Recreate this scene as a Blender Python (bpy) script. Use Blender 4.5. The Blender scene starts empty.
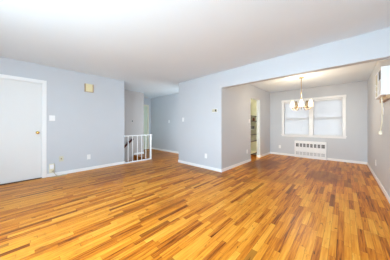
import bpy, bmesh, math, random
from mathutils import Vector, Matrix

S = bpy.context.scene
C = S.collection
random.seed(4)

# ------------------------------------------------------------------ camera
CAM_H = 1.14
cd = bpy.data.cameras.new('camera')
cam = bpy.data.objects.new('camera', cd); C.objects.link(cam)
cd.sensor_width = 36.0
cd.lens = 161.5 / 390.0 * 36.0
cd.shift_y = -4.7 / 390.0
cd.clip_start = 0.02
cam.location = (0, 0, CAM_H)
cam.rotation_euler = (math.radians(90), 0, math.radians(42.7))
S.camera = cam

# ------------------------------------------------------------------ world and light
W = bpy.data.worlds.new('world'); S.world = W
W.use_nodes = True
wn, wl = W.node_tree.nodes, W.node_tree.links
bg = wn['Background']
sky = wn.new('ShaderNodeTexSky')
sky.sky_type = 'NISHITA'; sky.sun_disc = False
sky.sun_elevation = math.radians(40); sky.sun_rotation = math.radians(200)
hs = wn.new('ShaderNodeHueSaturation'); hs.inputs['Saturation'].default_value = 0.3
wl.new(sky.outputs[0], hs.inputs['Color'])
wl.new(hs.outputs[0], bg.inputs[0])
bg.inputs[1].default_value = 0.62

def area(name, loc, rot, sx, sy, power, col):
    d = bpy.data.lights.new(name, 'AREA'); d.shape = 'RECTANGLE'
    d.size = sx; d.size_y = sy; d.energy = power; d.color = col
    o = bpy.data.objects.new(name, d); C.objects.link(o)
    o.location = loc; o.rotation_euler = rot
    return o
R90 = math.radians(90)
# daylight through the wide living-room window behind the photographer
area('daylight', (-0.85, -1.42, 1.45), (R90, 0, 0), 2.3, 1.5, 147, (0.64, 0.86, 1.0))
# added fill light behind the camera, aimed up to brighten the ceiling
area('ceiling_fill', (-1.2, -1.15, 0.4), (math.radians(180 - 12), 0, math.radians(35)), 1.0, 0.4, 27, (0.74, 0.93, 1.0))
# unseen fill light added behind the partition to brighten the corridor
area('corridor_fill', (-3.78, 3.88, 1.05), (0, R90, 0), 1.1, 0.7, 20, (0.82, 0.95, 1.0))
# fill strip added out of view at the pantry's near end
area('pantry_fill', (-2.335, 4.86, 1.25), (-R90, 0, 0), 0.05, 2.2, 75.0, (1.0, 0.97, 0.86))

S.view_settings.view_transform = 'Standard'
S.view_settings.look = 'None'
S.view_settings.gamma = 1
S.view_settings.use_curve_mapping = False
S.view_settings.exposure = 0.24
S.cycles.max_bounces = 10
S.cycles.diffuse_bounces = 7
S.cycles.sample_clamp_indirect = 6

# ------------------------------------------------------------------ materials
def s2l(c):
    c /= 255.0
    return c / 12.92 if c <= 0.04045 else ((c + 0.055) / 1.055) ** 2.4
def rgb(r, g, b): return (s2l(r), s2l(g), s2l(b), 1)

def mat(name, col, rough=0.5, metal=0.0, spec=0.5, bump=0.0, bscale=200.0, vary=0.0, vscale=3.0):
    m = bpy.data.materials.new(name); m.use_nodes = True
    n, l = m.node_tree.nodes, m.node_tree.links
    p = n['Principled BSDF']
    p.inputs['Base Color'].default_value = col
    p.inputs['Roughness'].default_value = rough
    p.inputs['Metallic'].default_value = metal
    p.inputs['Specular IOR Level'].default_value = spec
    tc = n.new('ShaderNodeTexCoord')
    if vary:
        t = n.new('ShaderNodeTexNoise'); t.inputs['Scale'].default_value = vscale
        t.inputs['Detail'].default_value = 4
        l.new(tc.outputs['Object'], t.inputs['Vector'])
        mr = n.new('ShaderNodeMapRange')
        mr.inputs[3].default_value = 1 - vary; mr.inputs[4].default_value = 1 + vary
        l.new(t.outputs['Fac'], mr.inputs[0])
        mx = n.new('ShaderNodeVectorMath'); mx.operation = 'SCALE'
        mx.inputs[0].default_value = col[:3]
        l.new(mr.outputs[0], mx.inputs['Scale'])
        l.new(mx.outputs[0], p.inputs['Base Color'])
    if bump:
        t = n.new('ShaderNodeTexNoise'); t.inputs['Scale'].default_value = bscale
        l.new(tc.outputs['Object'], t.inputs['Vector'])
        b = n.new('ShaderNodeBump'); b.inputs['Strength'].default_value = bump
        b.inputs['Distance'].default_value = 0.002
        l.new(t.outputs['Fac'], b.inputs['Height'])
        l.new(b.outputs[0], p.inputs['Normal'])
    return m

def emissive(m, col, strength):
    p = m.node_tree.nodes['Principled BSDF']
    p.inputs['Emission Color'].default_value = col
    p.inputs['Emission Strength'].default_value = strength
    return m

M = {}
M['paint'] = mat('blue_grey_wall_paint', rgb(199, 203, 209), 0.55, bump=0.12, vary=0.02)
M['grey'] = mat('warm_grey_stairwell_paint', rgb(190, 185, 184), 0.55, bump=0.12, vary=0.02)
M['ceil'] = mat('white_ceiling_paint', rgb(225, 235, 243), 0.8, bump=0.15, bscale=120, vary=0.015)
M['trim'] = mat('white_gloss_trim', rgb(238, 239, 240), 0.35, vary=0.015)
M['door'] = mat('white_door_paint', rgb(226, 227, 227), 0.4, vary=0.015)
M['mint'] = mat('pale_green_door_paint', rgb(214, 226, 206), 0.45, vary=0.02)
M['cream'] = mat('cream_pantry_paint', rgb(236, 233, 214), 0.6, vary=0.03)
M['brass'] = mat('polished_brass', rgb(226, 196, 116), 0.25, metal=1.0, vary=0.04)
M['oldbrass'] = mat('antique_brass', rgb(176, 150, 112), 0.35, metal=0.85, vary=0.05)
M['plate'] = mat('white_plastic', rgb(240, 241, 242), 0.35, vary=0.01)
M['ivory'] = mat('ivory_plastic', rgb(226, 220, 196), 0.4, vary=0.03)
M['chime'] = mat('aged_cream_plastic', rgb(226, 214, 172), 0.45, vary=0.04)
M['pale'] = mat('faded_yellow_plastic', rgb(206, 204, 184), 0.45, vary=0.04)
M['tan'] = mat('tan_wood_sides', rgb(178, 150, 116), 0.5, vary=0.06)
M['putty'] = mat('beige_putty_plastic', rgb(196, 192, 170), 0.45, vary=0.04)
M['dark'] = mat('dark_grey_plastic', rgb(60, 58, 56), 0.5, vary=0.05)
M['slot'] = mat('dark_radiator_void', rgb(82, 80, 80), 0.7, vary=0.05)
M['lightgrey'] = mat('light_grey_metal', rgb(196, 198, 200), 0.5, vary=0.03)
M['shelf'] = mat('grey_brown_shelf', rgb(70, 66, 62), 0.5, vary=0.08)
M['mahog'] = mat('dark_mahogany_rail', rgb(84, 34, 24), 0.3, vary=0.15, vscale=12)
M['acwhite'] = mat('white_enamel', rgb(236, 239, 242), 0.4, vary=0.01)
M['cable'] = mat('cream_cable', rgb(228, 224, 204), 0.5, vary=0.03)
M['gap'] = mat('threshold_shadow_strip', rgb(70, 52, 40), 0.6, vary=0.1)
M['amber'] = mat('reddish_brown_jar', rgb(140, 84, 64), 0.3, vary=0.08)

def floor_mat():
    m = bpy.data.materials.new('oak_strip_floor'); m.use_nodes = True
    n, l = m.node_tree.nodes, m.node_tree.links
    p = n['Principled BSDF']
    tc = n.new('ShaderNodeTexCoord')
    sp = n.new('ShaderNodeSeparateXYZ'); l.new(tc.outputs['Object'], sp.inputs[0])
    def math_(op, a, b=None):
        k = n.new('ShaderNodeMath'); k.operation = op
        for i, v in enumerate((a, b)):
            if v is None: continue
            if isinstance(v, (int, float)): k.inputs[i].default_value = v
            else: l.new(v, k.inputs[i])
        return k.outputs[0]
    u = math_('DIVIDE', sp.outputs[0], 0.052)
    row = math_('FLOOR', u)
    fu = math_('SUBTRACT', u, row)
    wr = n.new('ShaderNodeTexWhiteNoise'); wr.noise_dimensions = '1D'; l.new(row, wr.inputs['W'])
    wr2 = n.new('ShaderNodeTexWhiteNoise'); wr2.noise_dimensions = '1D'
    l.new(math_('ADD', row, 37.3), wr2.inputs['W'])
    length = math_('ADD', math_('MULTIPLY', wr2.outputs['Value'], 0.42), 0.34)
    v = math_('DIVIDE', math_('ADD', sp.outputs[1], math_('MULTIPLY', wr.outputs['Value'], 5.0)), length)
    pid = math_('FLOOR', v)
    fv = math_('SUBTRACT', v, pid)
    cb = n.new('ShaderNodeCombineXYZ'); l.new(row, cb.inputs[0]); l.new(pid, cb.inputs[1])
    wp = n.new('ShaderNodeTexWhiteNoise'); wp.noise_dimensions = '3D'; l.new(cb.outputs[0], wp.inputs['Vector'])
    # grain stretched along the boards, shifted per board
    off = n.new('ShaderNodeVectorMath'); off.operation = 'SCALE'; off.inputs['Scale'].default_value = 13.0
    l.new(wp.outputs['Color'], off.inputs[0])
    ad = n.new('ShaderNodeVectorMath'); ad.operation = 'ADD'
    l.new(tc.outputs['Object'], ad.inputs[0]); l.new(off.outputs[0], ad.inputs[1])
    mp = n.new('ShaderNodeMapping'); mp.inputs['Scale'].default_value = (60, 2.6, 1)
    l.new(ad.outputs[0], mp.inputs['Vector'])
    g = n.new('ShaderNodeTexNoise'); g.inputs['Scale'].default_value = 1.0
    g.inputs['Detail'].default_value = 5; g.inputs['Roughness'].default_value = 0.62
    l.new(mp.outputs[0], g.inputs['Vector'])
    # wear and old dark stains over many boards
    st = n.new('ShaderNodeTexNoise'); st.inputs['Scale'].default_value = 1.15; st.inputs['Detail'].default_value = 5
    st.inputs['Roughness'].default_value = 0.7
    l.new(tc.outputs['Object'], st.inputs['Vector'])
    tone = math_('ADD', math_('MULTIPLY', wp.outputs['Value'], 0.46),
                 math_('ADD', math_('MULTIPLY', g.outputs['Fac'], 1.05), -0.14))
    r = n.new('ShaderNodeValToRGB'); l.new(tone, r.inputs[0])
    e = r.color_ramp.elements
    e[0].position = 0.18; e[0].color = rgb(78, 36, 10)
    e[1].position = 1.0; e[1].color = rgb(228, 166, 66)
    for pos, c in ((0.30, (122, 62, 14)), (0.40, (172, 94, 22)), (0.57, (203, 124, 32)), (0.78, (220, 148, 48))):
        k = e.new(pos); k.color = rgb(*c)
    # a few boards are much darker
    wq = n.new('ShaderNodeTexWhiteNoise'); wq.noise_dimensions = '3D'
    sh = n.new('ShaderNodeVectorMath'); sh.operation = 'ADD'; sh.inputs[1].default_value = (91.7, 13.1, 5.5)
    l.new(cb.outputs[0], sh.inputs[0]); l.new(sh.outputs[0], wq.inputs['Vector'])
    dk = math_('MULTIPLY', math_('GREATER_THAN', wq.outputs['Value'], 0.94), 0.6)
    mr = n.new('ShaderNodeMapRange'); l.new(st.outputs['Fac'], mr.inputs[0])
    mr.inputs[1].default_value = 0.56; mr.inputs[2].default_value = 0.76
    mr.inputs[3].default_value = 0.0; mr.inputs[4].default_value = 0.55
    # worn dining patches; also shade painted dark along the partition, corridor and dining floor
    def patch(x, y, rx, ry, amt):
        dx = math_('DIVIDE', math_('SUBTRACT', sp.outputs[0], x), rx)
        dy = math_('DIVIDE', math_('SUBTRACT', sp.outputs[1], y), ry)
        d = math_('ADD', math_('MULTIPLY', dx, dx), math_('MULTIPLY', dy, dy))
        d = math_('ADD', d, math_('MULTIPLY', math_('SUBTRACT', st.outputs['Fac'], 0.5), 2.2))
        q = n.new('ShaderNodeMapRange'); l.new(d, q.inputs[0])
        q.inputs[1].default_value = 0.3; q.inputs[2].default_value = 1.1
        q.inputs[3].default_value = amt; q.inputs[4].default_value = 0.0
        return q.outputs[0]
    # short dark mineral streaks and knots inside boards
    mp2 = n.new('ShaderNodeMapping'); mp2.inputs['Scale'].default_value = (34, 5.5, 1)
    l.new(ad.outputs[0], mp2.inputs['Vector'])
    kn = n.new('ShaderNodeTexNoise'); kn.inputs['Scale'].default_value = 1.0; kn.inputs['Detail'].default_value = 3
    kn.inputs['Roughness'].default_value = 0.7
    l.new(mp2.outputs[0], kn.inputs['Vector'])
    kr = n.new('ShaderNodeMapRange'); l.new(kn.outputs['Fac'], kr.inputs[0])
    kr.inputs[1].default_value = 0.61; kr.inputs[2].default_value = 0.74
    kr.inputs[3].default_value = 0.0; kr.inputs[4].default_value = 0.7
    dark = math_('MAXIMUM', math_('MAXIMUM', dk, kr.outputs[0]), mr.outputs[0])
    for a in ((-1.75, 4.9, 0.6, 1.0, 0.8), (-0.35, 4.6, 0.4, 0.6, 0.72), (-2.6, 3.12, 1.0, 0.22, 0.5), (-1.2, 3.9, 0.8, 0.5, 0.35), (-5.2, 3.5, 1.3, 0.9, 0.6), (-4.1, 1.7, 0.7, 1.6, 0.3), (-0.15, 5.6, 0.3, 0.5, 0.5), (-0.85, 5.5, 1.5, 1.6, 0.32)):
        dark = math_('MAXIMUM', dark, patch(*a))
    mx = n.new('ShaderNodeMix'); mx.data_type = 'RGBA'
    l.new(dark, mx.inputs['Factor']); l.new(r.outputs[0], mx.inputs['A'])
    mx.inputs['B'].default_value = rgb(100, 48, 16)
    # small near-black knots
    vk = n.new('ShaderNodeMapping'); vk.inputs['Scale'].default_value = (30, 9, 1)
    l.new(ad.outputs[0], vk.inputs['Vector'])
    vt = n.new('ShaderNodeTexNoise'); vt.inputs['Scale'].default_value = 1.0; vt.inputs['Detail'].default_value = 2
    l.new(vk.outputs[0], vt.inputs['Vector'])
    vr = n.new('ShaderNodeMapRange'); l.new(vt.outputs['Fac'], vr.inputs[0])
    vr.inputs[1].default_value = 0.70; vr.inputs[2].default_value = 0.77
    vr.inputs[3].default_value = 0.0; vr.inputs[4].default_value = 0.85
    mk = n.new('ShaderNodeMix'); mk.data_type = 'RGBA'
    l.new(vr.outputs[0], mk.inputs['Factor']); l.new(mx.outputs['Result'], mk.inputs['A'])
    mk.inputs['B'].default_value = rgb(52, 26, 12)
    mx = mk
    # seams
    e1 = math_('MINIMUM', fu, math_('SUBTRACT', 1.0, fu))
    e2 = math_('MULTIPLY', math_('MINIMUM', fv, math_('SUBTRACT', 1.0, fv)), 8.0)
    seam = math_('LESS_THAN', math_('MINIMUM', e1, e2), 0.02)
    ms = n.new('ShaderNodeMix'); ms.data_type = 'RGBA'
    l.new(math_('MULTIPLY', seam, 0.55), ms.inputs['Factor'])
    l.new(mx.outputs['Result'], ms.inputs['A']); ms.inputs['B'].default_value = rgb(70, 36, 16)
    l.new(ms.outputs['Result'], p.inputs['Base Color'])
    rr = n.new('ShaderNodeMapRange'); l.new(g.outputs['Fac'], rr.inputs[0])
    rr.inputs[3].default_value = 0.24; rr.inputs[4].default_value = 0.42
    l.new(rr.outputs[0], p.inputs['Roughness'])
    p.inputs['Specular IOR Level'].default_value = 0.16
    b = n.new('ShaderNodeBump'); b.inputs['Strength'].default_value = 0.15; b.inputs['Distance'].default_value = 0.001
    l.new(g.outputs['Fac'], b.inputs['Height']); l.new(b.outputs[0], p.inputs['Normal'])
    return m
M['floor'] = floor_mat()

def blind_mat():
    m = bpy.data.materials.new('white_vinyl_slats'); m.use_nodes = True
    n, l = m.node_tree.nodes, m.node_tree.links
    p = n['Principled BSDF']
    p.inputs['Base Color'].default_value = rgb(238, 240, 243)
    p.inputs['Roughness'].default_value = 0.5
    t = n.new('ShaderNodeBsdfTranslucent'); t.inputs[0].default_value = rgb(240, 243, 248)
    mx = n.new('ShaderNodeMixShader'); mx.inputs[0].default_value = 0.5
    l.new(p.outputs[0], mx.inputs[1]); l.new(t.outputs[0], mx.inputs[2])
    l.new(mx.outputs[0], n['Material Output'].inputs[0])
    return m
M['blind'] = blind_mat()

def glass_mat():
    m = bpy.data.materials.new('window_glass'); m.use_nodes = True
    n, l = m.node_tree.nodes, m.node_tree.links
    tr = n.new('ShaderNodeBsdfTransparent'); tr.inputs[0].default_value = (0.93, 0.95, 0.96, 1)
    gl = n.new('ShaderNodeBsdfGlossy'); gl.inputs['Roughness'].default_value = 0.02
    fr = n.new('ShaderNodeFresnel'); fr.inputs[0].default_value = 1.45
    mx = n.new('ShaderNodeMixShader')
    l.new(fr.outputs[0], mx.inputs[0]); l.new(tr.outputs[0], mx.inputs[1]); l.new(gl.outputs[0], mx.inputs[2])
    l.new(mx.outputs[0], n['Material Output'].inputs[0])
    return m
M['glass'] = glass_mat()
def shade_mat(glow):
    m = mat('frosted_glass_shade', rgb(70, 64, 54), 0.4)
    n, l = m.node_tree.nodes, m.node_tree.links
    p = n['Principled BSDF']
    p.inputs['Emission Color'].default_value = rgb(255, 232, 196); p.inputs['Emission Strength'].default_value = glow
    t = n.new('ShaderNodeBsdfTransparent'); t.inputs[0].default_value = rgb(255, 250, 240)
    mx = n.new('ShaderNodeMixShader'); mx.inputs[0].default_value = 0.62
    l.new(p.outputs[0], mx.inputs[1]); l.new(t.outputs[0], mx.inputs[2])
    l.new(mx.outputs[0], n['Material Output'].inputs[0])
    return m
M['shade'] = shade_mat(1.6)
M['shade_off'] = shade_mat(0.0)

# ------------------------------------------------------------------ mesh helpers
class MB:
    def __init__(self): self.b = bmesh.new()
    def box(self, x0, x1, y0, y1, z0, z1, bev=0.0):
        r = bmesh.ops.create_cube(self.b, size=1.0)
        v = r['verts']
        for k in v:
            k.co = Vector(((x0 + x1) / 2 + k.co.x * (x1 - x0), (y0 + y1) / 2 + k.co.y * (y1 - y0), (z0 + z1) / 2 + k.co.z * (z1 - z0)))
        if bev:
            ed = list({e for k in v for e in k.link_edges})
            bmesh.ops.bevel(self.b, geom=ed, offset=bev, segments=2, affect='EDGES', profile=0.5)
        return self
    def lathe(self, prof, at=(0, 0, 0), seg=20, axis=None):
        rings = []
        at = Vector(at)
        q = Vector((0, 0, 1)).rotation_difference(Vector(axis)) if axis else None
        for r, z in prof:
            ring = []
            for i in range(seg):
                a = 2 * math.pi * i / seg
                c = Vector((r * math.cos(a), r * math.sin(a), z))
                if q: c = q @ c
                ring.append(self.b.verts.new(at + c))
            rings.append(ring)
        for a, b in zip(rings, rings[1:]):
            for i in range(seg):
                j = (i + 1) % seg
                self.b.faces.new((a[i], a[j], b[j], b[i]))
        if prof[0][0] > 1e-6: self.b.faces.new(rings[0][::-1])
        if prof[-1][0] > 1e-6: self.b.faces.new(rings[-1])
        bmesh.ops.remove_doubles(self.b, verts=[v for r in rings for v in r], dist=1e-6)
        return self
    def tube(self, pts, r, seg=10):
        pts = [Vector(p) for p in pts]
        rings = []
        up = None
        for i, p in enumerate(pts):
            t = (pts[min(i + 1, len(pts) - 1)] - pts[max(i - 1, 0)]).normalized()
            if up is None:
                up = t.orthogonal().normalized()
            up = (up - t * up.dot(t)).normalized()
            s = t.cross(up)
            rings.append([self.b.verts.new(p + (up * math.cos(2 * math.pi * k / seg) + s * math.sin(2 * math.pi * k / seg)) * r) for k in range(seg)])
        for a, b in zip(rings, rings[1:]):
            for i in range(seg):
                j = (i + 1) % seg
                self.b.faces.new((a[i], a[j], b[j], b[i]))
        self.b.faces.new(rings[0][::-1]); self.b.faces.new(rings[-1])
        return self
    def quad(self, *co):
        self.b.faces.new([self.b.verts.new(c) for c in co]); return self
    def shift(self, v):
        bmesh.ops.translate(self.b, verts=self.b.verts, vec=v); return self
    def build(self, name, m, parent=None, smooth=False):
        bmesh.ops.recalc_face_normals(self.b, faces=self.b.faces)
        me = bpy.data.meshes.new(name); self.b.to_mesh(me); self.b.free()
        me.materials.append(m)
        if smooth:
            for f in me.polygons: f.use_smooth = True
        o = bpy.data.objects.new(name, me); C.objects.link(o)
        if parent: o.parent = parent
        return o

def spline(pts, n=8):
    pts = [Vector(p) for p in pts]
    out = []
    for i in range(len(pts) - 1):
        p0, p1, p2, p3 = pts[max(i - 1, 0)], pts[i], pts[i + 1], pts[min(i + 2, len(pts) - 1)]
        for k in range(n):
            t = k / n
            out.append(0.5 * ((2 * p1) + (p2 - p0) * t + (2 * p0 - 5 * p1 + 4 * p2 - p3) * t * t + (3 * p1 - p0 - 3 * p2 + p3) * t ** 3))
    out.append(pts[-1])
    return out

def struct(o): o['kind'] = 'structure'; return o
def tag(o, label, cat, group=None):
    o['label'] = label; o['category'] = cat
    if group: o['group'] = group
    return o
def thing(name, loc, label, cat, group=None, rz=0):
    o = bpy.data.objects.new(name, None); C.objects.link(o)
    o.empty_display_size = 0.1
    o.location = loc; o.rotation_euler = (0, 0, rz)
    return tag(o, label, cat, group)

# ------------------------------------------------------------------ the shell
H = 2.44
XL, XR = -4.79, 0.50            # living room left wall, right wall
YB, YP, YF = -1.4, 3.32, 6.84  # wall behind the photographer, partition face, window wall
XD = -2.19                      # dining room left wall
XS, YS = -5.93, 3.38            # far wall of the stairwell and its end
YH, XH = 4.32, -6.90            # corridor back wall and end wall
HEAD = 2.055

# floor with the stairwell cut out
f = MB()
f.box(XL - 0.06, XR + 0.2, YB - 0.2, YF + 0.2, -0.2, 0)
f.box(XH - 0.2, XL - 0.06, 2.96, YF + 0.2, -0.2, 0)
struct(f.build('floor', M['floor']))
struct(MB().box(XH - 0.2, XR + 0.2, YB - 0.2, YF + 0.2, H, H + 0.15).build('ceiling', M['ceil']))

# left wall with the door opening (y -0.50 .. 0.325)
w = MB()
w.box(XL - 0.12, XL, YB, -0.50, 0, H)
w.box(XL - 0.12, XL, 0.325, 2.10, 0, H)
w.box(XL - 0.12, XL, -0.50, 0.325, 2.04, H)
w.box(XL - 0.12, XL, YB, 2.10, -2.6, -0.2)
struct(w.build('wall_left', M['paint']))
struct(MB().box(XR, XR + 0.15, YB, YF + 0.15, 0, H).build('wall_right', M['paint']))

# wall behind the photographer with its wide window opening
w = MB()
w.box(XL, -2.5, YB - 0.15, YB, 0, H); w.box(0.2, XR, YB - 0.15, YB, 0, H)
w.box(-2.5, 0.2, YB - 0.15, YB, 0, 0.65); w.box(-2.5, 0.2, YB - 0.15, YB, 2.25, H)
struct(w.build('wall_back', M['paint']))

# partition with the header that carries on to the right wall
w = MB()
w.box(-3.75, XD, YP, YP + 0.12, 0, H)
w.box(XD, XR, YP, YP + 0.12, HEAD, H)
struct(w.build('wall_partition', M['paint']))
struct(MB().box(-3.75, -3.63, YP + 0.12, YH, 0, H).build('wall_hall_end', M['paint']))

# dining room left wall with the pantry doorway
PY0, PY1, PZ = 5.0, 5.775, 2.03
w = MB()
w.box(XD - 0.12, XD, YP + 0.12, PY0, 0, H)
w.box(XD - 0.12, XD, PY1, YF, 0, H)
w.box(XD - 0.12, XD, PY0, PY1, PZ, H)
struct(w.build('wall_dining', M['paint']))
w = MB()
w.box(-2.95, -2.85, 4.78, 6.3, 0, H)
w.box(-2.85, XD - 0.12, 4.78, 4.84, 0, H)
w.box(-2.85, XD - 0.12, 6.2, 6.3, 0, H)
struct(w.build('wall_pantry', M['cream']))

# window wall with two openings
WX = [(-1.675, -0.895), (-0.775, -0.035)]
WZ0, WZ1 = 0.80, 2.01
w = MB()
w.box(XD - 0.12, WX[0][0], YF, YF + 0.15, 0, H)
w.box(WX[0][1], WX[1][0], YF, YF + 0.15, WZ0, WZ1)
w.box(WX[1][1], XR, YF, YF + 0.15, 0, H)
w.box(WX[0][0], WX[1][1], YF, YF + 0.15, 0, WZ0)
w.box(WX[0][0], WX[1][1], YF, YF + 0.15, WZ1, H)
struct(w.build('wall_front', M['paint']))

# stairwell and corridor
struct(MB().box(XS - 0.12, XS, YB - 0.2, YS, -2.6, H).build('wall_stair', M['grey']))
struct(MB().box(XH, XS - 0.12, YS - 0.12, YS, 0, H).build('wall_corridor', M['paint']))
struct(MB().box(XH, -3.63, YH, YH + 0.12, 0, H).build('wall_hall', M['paint']))
struct(MB().box(XH - 0.12, XH, YS - 0.12, YH + 0.12, 0, H).build('wall_end', M['paint']))
struct(MB().box(XS, XL - 0.12, -2.0, -1.88, -2.6, H).build('wall_stair_foot', M['paint']))
# steps going down beside the left wall
s = MB()
for k in range(12):
    y1 = 2.96 - k * 0.25; z1 = -0.19 * (k + 1)
    s.box(XS, XL - 0.12, y1 - 0.27, y1, z1 - 0.19, z1, 0.004)
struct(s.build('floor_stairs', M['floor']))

# baseboards
BH, BT = 0.075, 0.014
def base(name, *boxes):
    b = MB()
    for x0, x1, y0, y1 in boxes:
        b.box(x0, x1, y0, y1, 0, BH, 0.003)
    struct(b.build(name, M['trim']))
base('baseboard_left', (XL, XL + BT, 0.40, 2.10 + BT), (XL - 0.12, XL, 2.10, 2.10 + BT), (XL, XL + BT, YB, -0.575))
base('baseboard_right', (XR - BT, XR, YB, YF))
base('baseboard_partition', (-3.75 - BT, XD + BT, YP - BT, YP))
base('baseboard_dining', (XD, XD + BT, YP, PY0), (XD, XD + BT, PY1, YF - BT), (XD - 0.12, XD + BT, PY1 - BT, PY1))
base('baseboard_front', (XD, -1.33, YF - BT, YF), (-0.415, XR - BT, YF - BT, YF))
base('baseboard_hall', (XH, -3.75, YH - BT, YH))
base('baseboard_stair', (XS, XS + BT, 2.96, YS + BT), (XH, XS + BT, YS, YS + BT))

# ------------------------------------------------------------------ entry door in the left wall
d = struct(MB().box(XL - 0.06, XL - 0.02, -0.495, 0.318, 0.015, 2.035, 0.003).build('door_1', M['door']))
k = MB()
k.lathe([(0.030, 0), (0.030, 0.006), (0.012, 0.010), (0.011, 0.032), (0.020, 0.038), (0.028, 0.050), (0.029, 0.058), (0.022, 0.068), (0.0, 0.071)],
        (XL - 0.02, 0.255, 0.985), 20, (1, 0, 0))
o = k.build('door_knob', M['brass'], d, True); o['label'] = 'round brass door knob'
t = MB()
t.box(XL, XL + 0.018, 0.328, 0.395, 0, 2.043, 0.003)
t.box(XL, XL + 0.018, -0.57, -0.503, 0, 2.043, 0.003)
t.box(XL, XL + 0.018, -0.57, 0.395, 2.0435, 2.11, 0.003)
t.box(XL - 0.119, XL + 0.012, 0.319, 0.3275, 0, 2.033); t.box(XL - 0.119, XL + 0.012, -0.5025, -0.496, 0, 2.033); t.box(XL - 0.119, XL + 0.012, -0.5025, 0.3275, 2.0335, 2.0425)
struct(t.build('trim_1', M['trim']))
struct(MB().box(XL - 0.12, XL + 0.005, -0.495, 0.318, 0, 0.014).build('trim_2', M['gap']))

# door at the end of the corridor
d = struct(MB().box(XH, XH + 0.035, 3.42, 4.095, 0.01, 2.03, 0.003).build('door_2', M['mint']))
t = MB()
t.box(XH, XH + 0.05, 4.10, 4.18, 0, 2.034, 0.004)
t.box(XH, XH + 0.05, 3.40, 4.18, 2.035, 2.11, 0.004)
struct(t.build('trim_3', M['cream']))

# ------------------------------------------------------------------ dining window
cs = MB()
x0, x1, z0, z1 = -1.76, 0.045, 0.755, 2.085
cs.box(x0, WX[0][0], YF - 0.022, YF, WZ0, WZ1, 0.004)
cs.box(WX[1][1], x1, YF - 0.022, YF, WZ0, WZ1, 0.004)
cs.box(WX[0][1], WX[1][0], YF - 0.022, YF, WZ0, WZ1, 0.004)
cs.box(x0 - 0.01, x1 + 0.01, YF - 0.026, YF, WZ1, z1 + 0.005, 0.004)
struct(cs.build('trim_4', M['trim']))
sl = MB()
sl.box(x0 - 0.02, x1 + 0.02, YF - 0.055, YF, 0.775, 0.80, 0.006)
sl.box(x0, x1, YF - 0.018, YF, 0.725, 0.775, 0.004)
struct(sl.build('trim_5', M['trim']))
for i, (a, b) in enumerate(WX):
    m = MB()
    ya, yb = YF + 0.06, YF + 0.15
    m.box(a, a + 0.035, ya, yb, WZ0, WZ1); m.box(b - 0.035, b, ya, yb, WZ0, WZ1)
    m.box(a, b, ya, yb, WZ0, WZ0 + 0.05); m.box(a, b, ya, yb, WZ1 - 0.04, WZ1)
    m.box(a, b, ya, yb, 1.36, 1.42)
    fr = struct(m.build('window_%d' % (i + 1), M['trim']))
    g = MB()
    g.box(a + 0.03, b - 0.03, YF + 0.12, YF + 0.126, WZ0 + 0.04, 1.37)
    g.box(a + 0.03, b - 0.03, YF + 0.09, YF + 0.096, 1.41, WZ1 - 0.03)
    g.build('pane', M['glass'], fr)

for i, (a, b) in enumerate(WX):
    t = thing('window_blind', ((a + b) / 2, YF + 0.03, WZ0),
              ('closed white slatted blind in the left half of the dining window',
               'closed white slatted blind in the right half of the dining window')[i], 'blind', 'blinds in the dining window')
    hw = (b - a) / 2 - 0.008
    MB().box(-hw, hw, -0.02, 0.02, WZ1 - WZ0 - 0.045, WZ1 - WZ0 - 0.003, 0.003).build('head_rail', M['trim'], t)
    sm = MB()
    zz = 0.03
    while zz < WZ1 - WZ0 - 0.06:
        c, s_ = 0.0125 * math.cos(math.radians(68)), 0.0125 * math.sin(math.radians(68))
        sm.quad((-hw, -c, zz - s_), (hw, -c, zz - s_), (hw, c, zz + s_), (-hw, c, zz + s_))
        zz += 0.0215
    sm.build('slats', M['blind'], t)
    MB().box(-hw, hw, -0.013, 0.013, 0.003, 0.022, 0.003).build('bottom_rail', M['trim'], t)
    MB().tube([(-hw + 0.07, -0.024, WZ1 - WZ0 - 0.05), (-hw + 0.07, -0.026, 0.55)], 0.004, 8).build('tilt_wand', M['plate'], t)

# window behind the photographer
m = MB()
m.box(-2.5, -2.42, YB - 0.12, YB - 0.03, 0.65, 2.25); m.box(0.12, 0.2, YB - 0.12, YB - 0.03, 0.65, 2.25)
m.box(-2.5, 0.2, YB - 0.12, YB - 0.03, 0.65, 0.70); m.box(-2.5, 0.2, YB - 0.12, YB - 0.03, 2.20, 2.25)
struct(m.build('window_3', M['trim']))

# ------------------------------------------------------------------ radiator cover
rx0, rx1, rz = -1.325, -0.42, 0.585
yf = YF - 0.07
t = thing('radiator_cover', ((rx0 + rx1) / 2, YF, 0), 'white metal radiator cover with two rows of slots under the dining window', 'radiator')
hw = (rx1 - rx0) / 2
b = MB()
b.box(-hw, hw, -0.07, -0.001, rz - 0.02, rz, 0.004)
b.box(-hw, -hw + 0.02, -0.07, -0.001, 0, rz - 0.02)
b.box(hw - 0.02, hw, -0.07, -0.001, 0, rz - 0.02)
b.build('casing', M['trim'], t)
p = MB()
N = 8
gx0, gx1 = -hw + 0.045, hw - 0.045
def row(za, zb, gapw):
    step = (gx1 - gx0) / N
    p.box(-hw + 0.02, gx0, -0.066, -0.052, za, zb)
    p.box(gx1, hw - 0.02, -0.066, -0.052, za, zb)
    for k in range(1, N):
        x = gx0 + k * step
        p.box(x - gapw / 2, x + gapw / 2, -0.066, -0.052, za, zb)
zs = [0.0, 0.095, 0.20, 0.375, 0.495, rz - 0.02]
p.box(-hw + 0.02, hw - 0.02, -0.066, -0.052, zs[0], zs[1])
row(zs[1], zs[2], 0.03)
p.box(-hw + 0.02, hw - 0.02, -0.066, -0.052, zs[2], zs[3])
row(zs[3], zs[4], 0.034)
p.box(-hw + 0.02, hw - 0.02, -0.066, -0.052, zs[4], zs[5])
p.build('front_panel', M['trim'], t)
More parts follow.
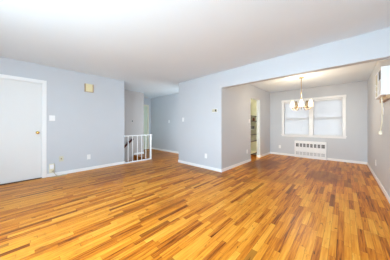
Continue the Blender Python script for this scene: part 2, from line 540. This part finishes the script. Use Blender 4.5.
def grille(name, za, zb, mback, mbar):
    MB().box(gx0 - 0.01, gx1 + 0.01, -0.03, -0.022, za - 0.01, zb + 0.01).build(name + '_core', mback, t)
    g = MB()
    step = (gx1 - gx0) / N
    for k in range(N):
        for j in (1, 2):
            x = gx0 + k * step + 0.017 + j * (step - 0.034) / 3
            g.box(x - 0.003, x + 0.003, -0.058, -0.052, za, zb)
    g.box(gx0, gx1, -0.0565, -0.0535, (za + zb) / 2 - 0.003, (za + zb) / 2 + 0.003)
    g.build(name, mbar, t)
grille('upper_grille', zs[3], zs[4], M['slot'], M['lightgrey'])
grille('lower_grille', zs[1], zs[2], M['lightgrey'], M['trim'])

# ------------------------------------------------------------------ chandelier
cx, cy = -0.85, 5.17
t = thing('chandelier', (cx, cy, H), 'brass chandelier with glowing bell glass shades hanging in the dining room', 'chandelier')
MB().lathe([(0.0, -0.035), (0.02, -0.035), (0.045, -0.022), (0.062, -0.004), (0.062, 0.0)], (0, 0, 0), 24).build('canopy', M['oldbrass'], t, True)
MB().lathe([(0.007, -0.56), (0.007, -0.03)], (0, 0, 0), 10).build('stem', M['oldbrass'], t, True)
MB().lathe([(0.0, -0.80), (0.012, -0.79), (0.016, -0.775), (0.01, -0.76), (0.022, -0.745), (0.034, -0.71), (0.030, -0.68), (0.014, -0.64), (0.018, -0.60), (0.012, -0.57), (0.008, -0.555), (0.0, -0.55)],
           (0, 0, 0), 20).build('hub', M['oldbrass'], t, True)
RA = 0.215
for k in range(5):
    a = math.radians(72 * k - 80.7)
    ca, sa = math.cos(a), math.sin(a)
    P = lambda r, z: (r * ca, r * sa, z)
    ar = MB().tube(spline([P(0.02, -0.72), P(0.06, -0.76), P(0.12, -0.86), P(0.18, -0.88), P(RA, -0.85), P(RA, -0.825)]), 0.007, 8).build('arm', M['oldbrass'], t, True)
    MB().lathe([(0.0, -0.837), (0.020, -0.832), (0.026, -0.82), (0.012, -0.815), (0.012, -0.765), (0.0, -0.765)], (RA * ca, RA * sa, 0), 12).build('candle_socket', M['oldbrass'], ar, True)
    sh = MB()
    pr = [(0.056, -0.81), (0.052, -0.77), (0.044, -0.72), (0.035, -0.67), (0.026, -0.625), (0.024, -0.62)]
    inn = [(r - 0.003, z) for r, z in pr][::-1]
    sh.lathe(pr + inn + [pr[0]], (RA * ca, RA * sa, 0), 20)
    lit = k in (0, 1, 4)
    sh.build('lamp_shade', M['shade' if lit else 'shade_off'], ar, True)
    if not lit: continue
    L = bpy.data.lights.new('bulb', 'POINT'); L.energy = 27; L.color = (1.0, 0.90, 0.79); L.shadow_soft_size = 0.02
    lo = bpy.data.objects.new('bulb', L); C.objects.link(lo); lo.parent = t
    lo.location = (RA * ca, RA * sa, -0.71)

# ------------------------------------------------------------------ wall air conditioner
AY0, AY1, AZ0, AZ1, AX = 3.61, 4.22, 1.587, 2.007, 0.40
t = thing('air_conditioner', (XR, (AY0 + AY1) / 2, AZ0), 'white air conditioner unit mounted through the right wall with dangling cord', 'air conditioner')
oy = (AY0 + AY1) / 2
hw = (AY1 - AY0) / 2
b = MB()
b.box(-0.085, 0, -hw, hw, 0, AZ1 - AZ0, 0.006)
for k in range(6):
    xx = -0.075 + k * 0.012
    b.box(xx, xx + 0.005, -hw - 0.003, -hw + 0.002, 0.05, 0.37)
b.build('body', M['acwhite'], t)
b = MB()
b.box(-0.10, -0.085, -hw, hw, 0, 0.03, 0.003); b.box(-0.10, -0.085, -hw, hw, 0.40, 0.42, 0.003)
b.box(-0.10, -0.085, -hw, -hw + 0.03, 0.03, 0.40); b.box(-0.10, -0.085, hw - 0.03, hw, 0.03, 0.40)
b.box(-0.10, -0.085, -hw + 0.31, -hw + 0.33, 0.03, 0.40)
b.box(-0.10, -0.085, -hw + 0.03, -hw + 0.31, 0.225, 0.245)
b.build('front_bezel', M['acwhite'], t)
g = MB()
for k in range(7):
    z = 0.045 + k * 0.026
    g.box(-0.098, -0.086, -hw + 0.03, -hw + 0.31, z, z + 0.012)
g.build('louvers', M['acwhite'], t)
MB().box(-0.090, -0.086, -hw + 0.03, -hw + 0.31, 0.245, 0.40).build('air_outlet', M['dark'], t)
pn = MB().box(-0.097, -0.086, -hw + 0.33, hw - 0.03, 0.03, 0.40).build('control_panel', M['putty'], t)
for z in (0.12, 0.22):
    MB().lathe([(0.018, 0), (0.016, 0.014), (0, 0.015)], (-0.097, hw - 0.11, z), 14, (-1, 0, 0)).build('control_knob', M['plate'], pn, True)
b = MB()
b.box(-0.045, 0, -hw - 0.03, hw + 0.03, -0.06, -0.001, 0.003)
b.build('mounting_sleeve', M['tan'], t)
cp = [(-0.075, -0.13, -0.004), (-0.07, -0.125, -0.09), (-0.062, -0.08, -0.20), (-0.055, 0.00, -0.28), (-0.055, 0.01, -0.38), (-0.058, 0.06, -0.48), (-0.058, 0.12, -0.55)]
cd_ = MB().tube(spline(cp), 0.008, 8).build('power_cord', M['cable'], t, True)
MB().box(-0.080, -0.040, 0.10, 0.15, -0.60, -0.545, 0.006).build('plug', M['cable'], cd_)

# ------------------------------------------------------------------ stair railing and handrail
t = thing('stair_railing', (XL + 0.01, 2.10, 0), 'white stair railing with thin balusters beside the end of the left wall', 'railing')
MB().box(-0.025, 0.025, 0.0, 0.93, 0.805, 0.835, 0.006).build('top_rail', M['trim'], t)
MB().box(-0.02, 0.02, 0.015, 0.85, 0.0, 0.035, 0.004).build('base_rail', M['trim'], t)
for y in (0.11, 0.248, 0.407, 0.554, 0.70):
    MB().box(-0.008, 0.008, y - 0.008, y + 0.008, 0.035, 0.805).build('baluster', M['trim'], t)
n_ = MB(); n_.box(-0.022, 0.022, 0.855, 0.90, 0.0, 0.805, 0.003)
n_.build('newel_post', M['trim'], t)

ha, hb = Vector((0, 0, 0)), Vector((0, 0.60, 0.51))
t = thing('handrail', (XS + 0.06, 2.30, 0.12), 'dark wooden handrail sloping down the stairwell wall behind the white railing', 'handrail')
MB().tube([ha, hb], 0.038, 12).build('rail', M['mahog'], t, True)
for f_ in (0.25, 0.75):
    p_ = ha.lerp(hb, f_)
    MB().tube(spline([(-0.06, p_.y, p_.z - 0.06), (-0.03, p_.y, p_.z - 0.06), (0, p_.y, p_.z - 0.02)]), 0.008, 8).build('bracket', M['oldbrass'], t, True)

# ------------------------------------------------------------------ wall plates
def plate_parts(t, w, h, inserts, mp='plate', mi='ivory'):
    # local frame: plate lies in XZ, faces -Y
    MB().box(-w / 2, w / 2, -0.008, -0.0005, -h / 2, h / 2, 0.003).build('cover_plate', M[mp], t)
    for nm, x, z, iw, ih, dep in inserts:
        MB().box(x - iw / 2, x + iw / 2, -0.008 - dep, -0.007, z - ih / 2, z + ih / 2, 0.002).build(nm, M[mi], t)
FACE = {'left': R90, 'right': -R90, 'front': 0.0}
def outlet(loc, face, label):
    t = thing('wall_outlet', loc, label, 'outlet', 'electrical outlets on the walls', FACE[face])
    plate_parts(t, 0.078, 0.122, [('receptacle', 0, 0.027, 0.034, 0.036, 0.002), ('receptacle', 0, -0.027, 0.034, 0.036, 0.002)], mi='trim')
def switch(loc, face, label, w=0.075, togs=(0,)):
    t = thing('light_switch', loc, label, 'light switch', 'light switches on the walls', FACE[face])
    plate_parts(t, w, 0.12, [('toggle', x, 0.0, 0.012, 0.026, 0.010) for x in togs], mi='trim')
outlet((XL, 1.19, 0.335), 'left', 'white outlet low on the left wall between door and railing')
outlet((-2.67, YP, 0.335), 'front', 'white outlet low on the pale partition wall below the thermostat')
outlet((XD, 4.73, 0.335), 'left', 'white outlet low on the wall just before the pantry doorway')
outlet((-1.83, YF, 0.31), 'front', 'white outlet on the window wall left of the radiator cover')
outlet((XR, 5.13, 0.345), 'right', 'white outlet low on the right wall near the baseboard')
outlet((XR, 4.25, 1.385), 'right', 'white outlet high on the right wall below the air conditioner')
switch((XL, 0.487, 1.30), 'left', 'wide white double light switch beside the white door', 0.10, (-0.022, 0.022))
switch((-5.49, YH, 1.30), 'front', 'white light switch on the corridor wall behind the stair railing')
switch((-3.545, YP, 1.31), 'front', 'white light switch near the left end of the partition wall')
switch((XD, 4.89, 1.27), 'left', 'white light switch at the edge of the pantry doorway')

# small dark control on the stairwell wall
t = thing('stair_light_switch', (XS, 2.90, 1.30), 'small dark grey switch on the stairwell wall above the railing', 'light switch', None, R90)
MB().box(-0.03, 0.03, -0.01, -0.0005, -0.045, 0.045, 0.003).build('cover_plate', M['lightgrey'], t)
MB().box(-0.018, 0.018, -0.02, -0.009, -0.025, 0.025, 0.003).build('toggle', M['dark'], t)

# thermostat on the partition
t = thing('thermostat', (-2.385, YP, 1.51), 'small beige thermostat on the partition wall near its right corner', 'thermostat')
MB().box(-0.07, 0.07, -0.028, -0.0005, -0.036, 0.036, 0.006).build('housing', M['putty'], t)
MB().box(0.025, 0.06, -0.034, -0.027, -0.026, 0.026, 0.003).build('dial_window', M['dark'], t)
MB().box(-0.08, 0.08, -0.004, -0.0004, -0.045, 0.045, 0.001).build('back_plate', M['plate'], t)

# door chime
t = thing('door_chime', (XL, 1.19, 2.085), 'aged cream door chime box high on the left wall', 'door chime', None, R90)
MB().box(-0.095, 0.095, -0.05, -0.0005, -0.10, 0.10, 0.004).build('housing', M['tan'], t)
MB().box(-0.075, 0.075, -0.062, -0.049, -0.10, 0.10, 0.006).build('cover', M['chime'], t)

# phone plate and junction box by the door
t = thing('cable_plate', (XL, 0.645, 0.37), 'faded yellow cable plate low on the left wall above the loose cord', 'wall plate', None, R90)
MB().box(-0.04, 0.04, -0.008, -0.0005, -0.06, 0.06, 0.003).build('cover_plate', M['pale'], t)
MB().lathe([(0.012, 0), (0.012, 0.012), (0.006, 0.013), (0.006, 0.02), (0, 0.02)], (0, -0.008, 0), 12, (0, -1, 0)).build('jack', M['oldbrass'], t, True)
t = thing('junction_box', (XL, 0.478, 0.185), 'off-white junction box above the baseboard beside the door casing', 'junction box', None, R90)
MB().box(-0.045, 0.045, -0.035, -0.0005, -0.10, 0.10, 0.006).build('housing', M['ivory'], t)
MB().box(-0.034, 0.034, -0.041, -0.034, -0.01, 0.085, 0.003).build('lid', M['plate'], t)
MB().lathe([(0.02, 0), (0.02, 0.025), (0.012, 0.03), (0, 0.03)], (0.015, -0.04, -0.06), 14, (0, -1, 0)).build('plug', M['putty'], t, True)
c = MB().tube(spline([(XL + 0.07, 0.50, 0.115), (XL + 0.085, 0.53, 0.06), (XL + 0.07, 0.57, 0.012), (XL + 0.05, 0.66, 0.007), (XL + 0.075, 0.74, 0.007), (XL + 0.12, 0.68, 0.007),
                      (XL + 0.10, 0.54, 0.007), (XL + 0.06, 0.44, 0.007)]), 0.006, 8).build('cord', M['putty'], None, True)
tag(c, 'loose beige cord lying on the floor below the junction box', 'cord')

# ------------------------------------------------------------------ pantry shelves and what is on them
names = ['topmost shelf in the pantry doorway', 'second shelf from the top in the pantry doorway',
         'third shelf from the top in the pantry doorway, under the black box', 'fourth shelf from the top in the pantry doorway',
         'second shelf from the bottom in the pantry doorway', 'lowest shelf in the pantry doorway, close to the floor']
zsh = [1.47, 1.29, 1.0, 0.813, 0.58, 0.13]
for i, z in enumerate(zsh):
    th = (0.018, 0.03, 0.014, 0.022, 0.03, 0.035)[i]
    o = MB().box(-2.848, -2.368, 4.842, 6.198, z - th / 2, z + th / 2, 0.002).build('pantry_shelf', M['cream'])
    MB().box(-2.3675, -2.36, 4.842, 6.198, z - th / 2 - 0.003, z + th / 2, 0.001).build('front_edge', M['shelf'] if i != 2 else M['trim'], o)
    tag(o, names[i], 'shelf', 'shelves in the pantry')
t = thing('black_box', (-2.44, 5.60, 1.007), 'small black box standing on the white pantry shelf', 'box')
MB().box(-0.06, 0.06, -0.16, 0.14, 0, 0.085, 0.005).build('box_body', M['dark'], t)
MB().box(-0.062, 0.062, -0.162, 0.142, 0.085, 0.105, 0.005).build('lid', M['dark'], t)
t = thing('jar', (-2.43, 5.80, 1.305), 'small reddish jar on the second pantry shelf', 'jar')
MB().lathe([(0.0, 0), (0.035, 0), (0.038, 0.01), (0.038, 0.07), (0.03, 0.085), (0, 0.085)], (0, 0, 0), 16).build('jar_body', M['amber'], t, True)
MB().lathe([(0.0, 0.085), (0.033, 0.085), (0.033, 0.105), (0, 0.105)], (0, 0, 0), 16).build('lid', M['dark'], t, True)
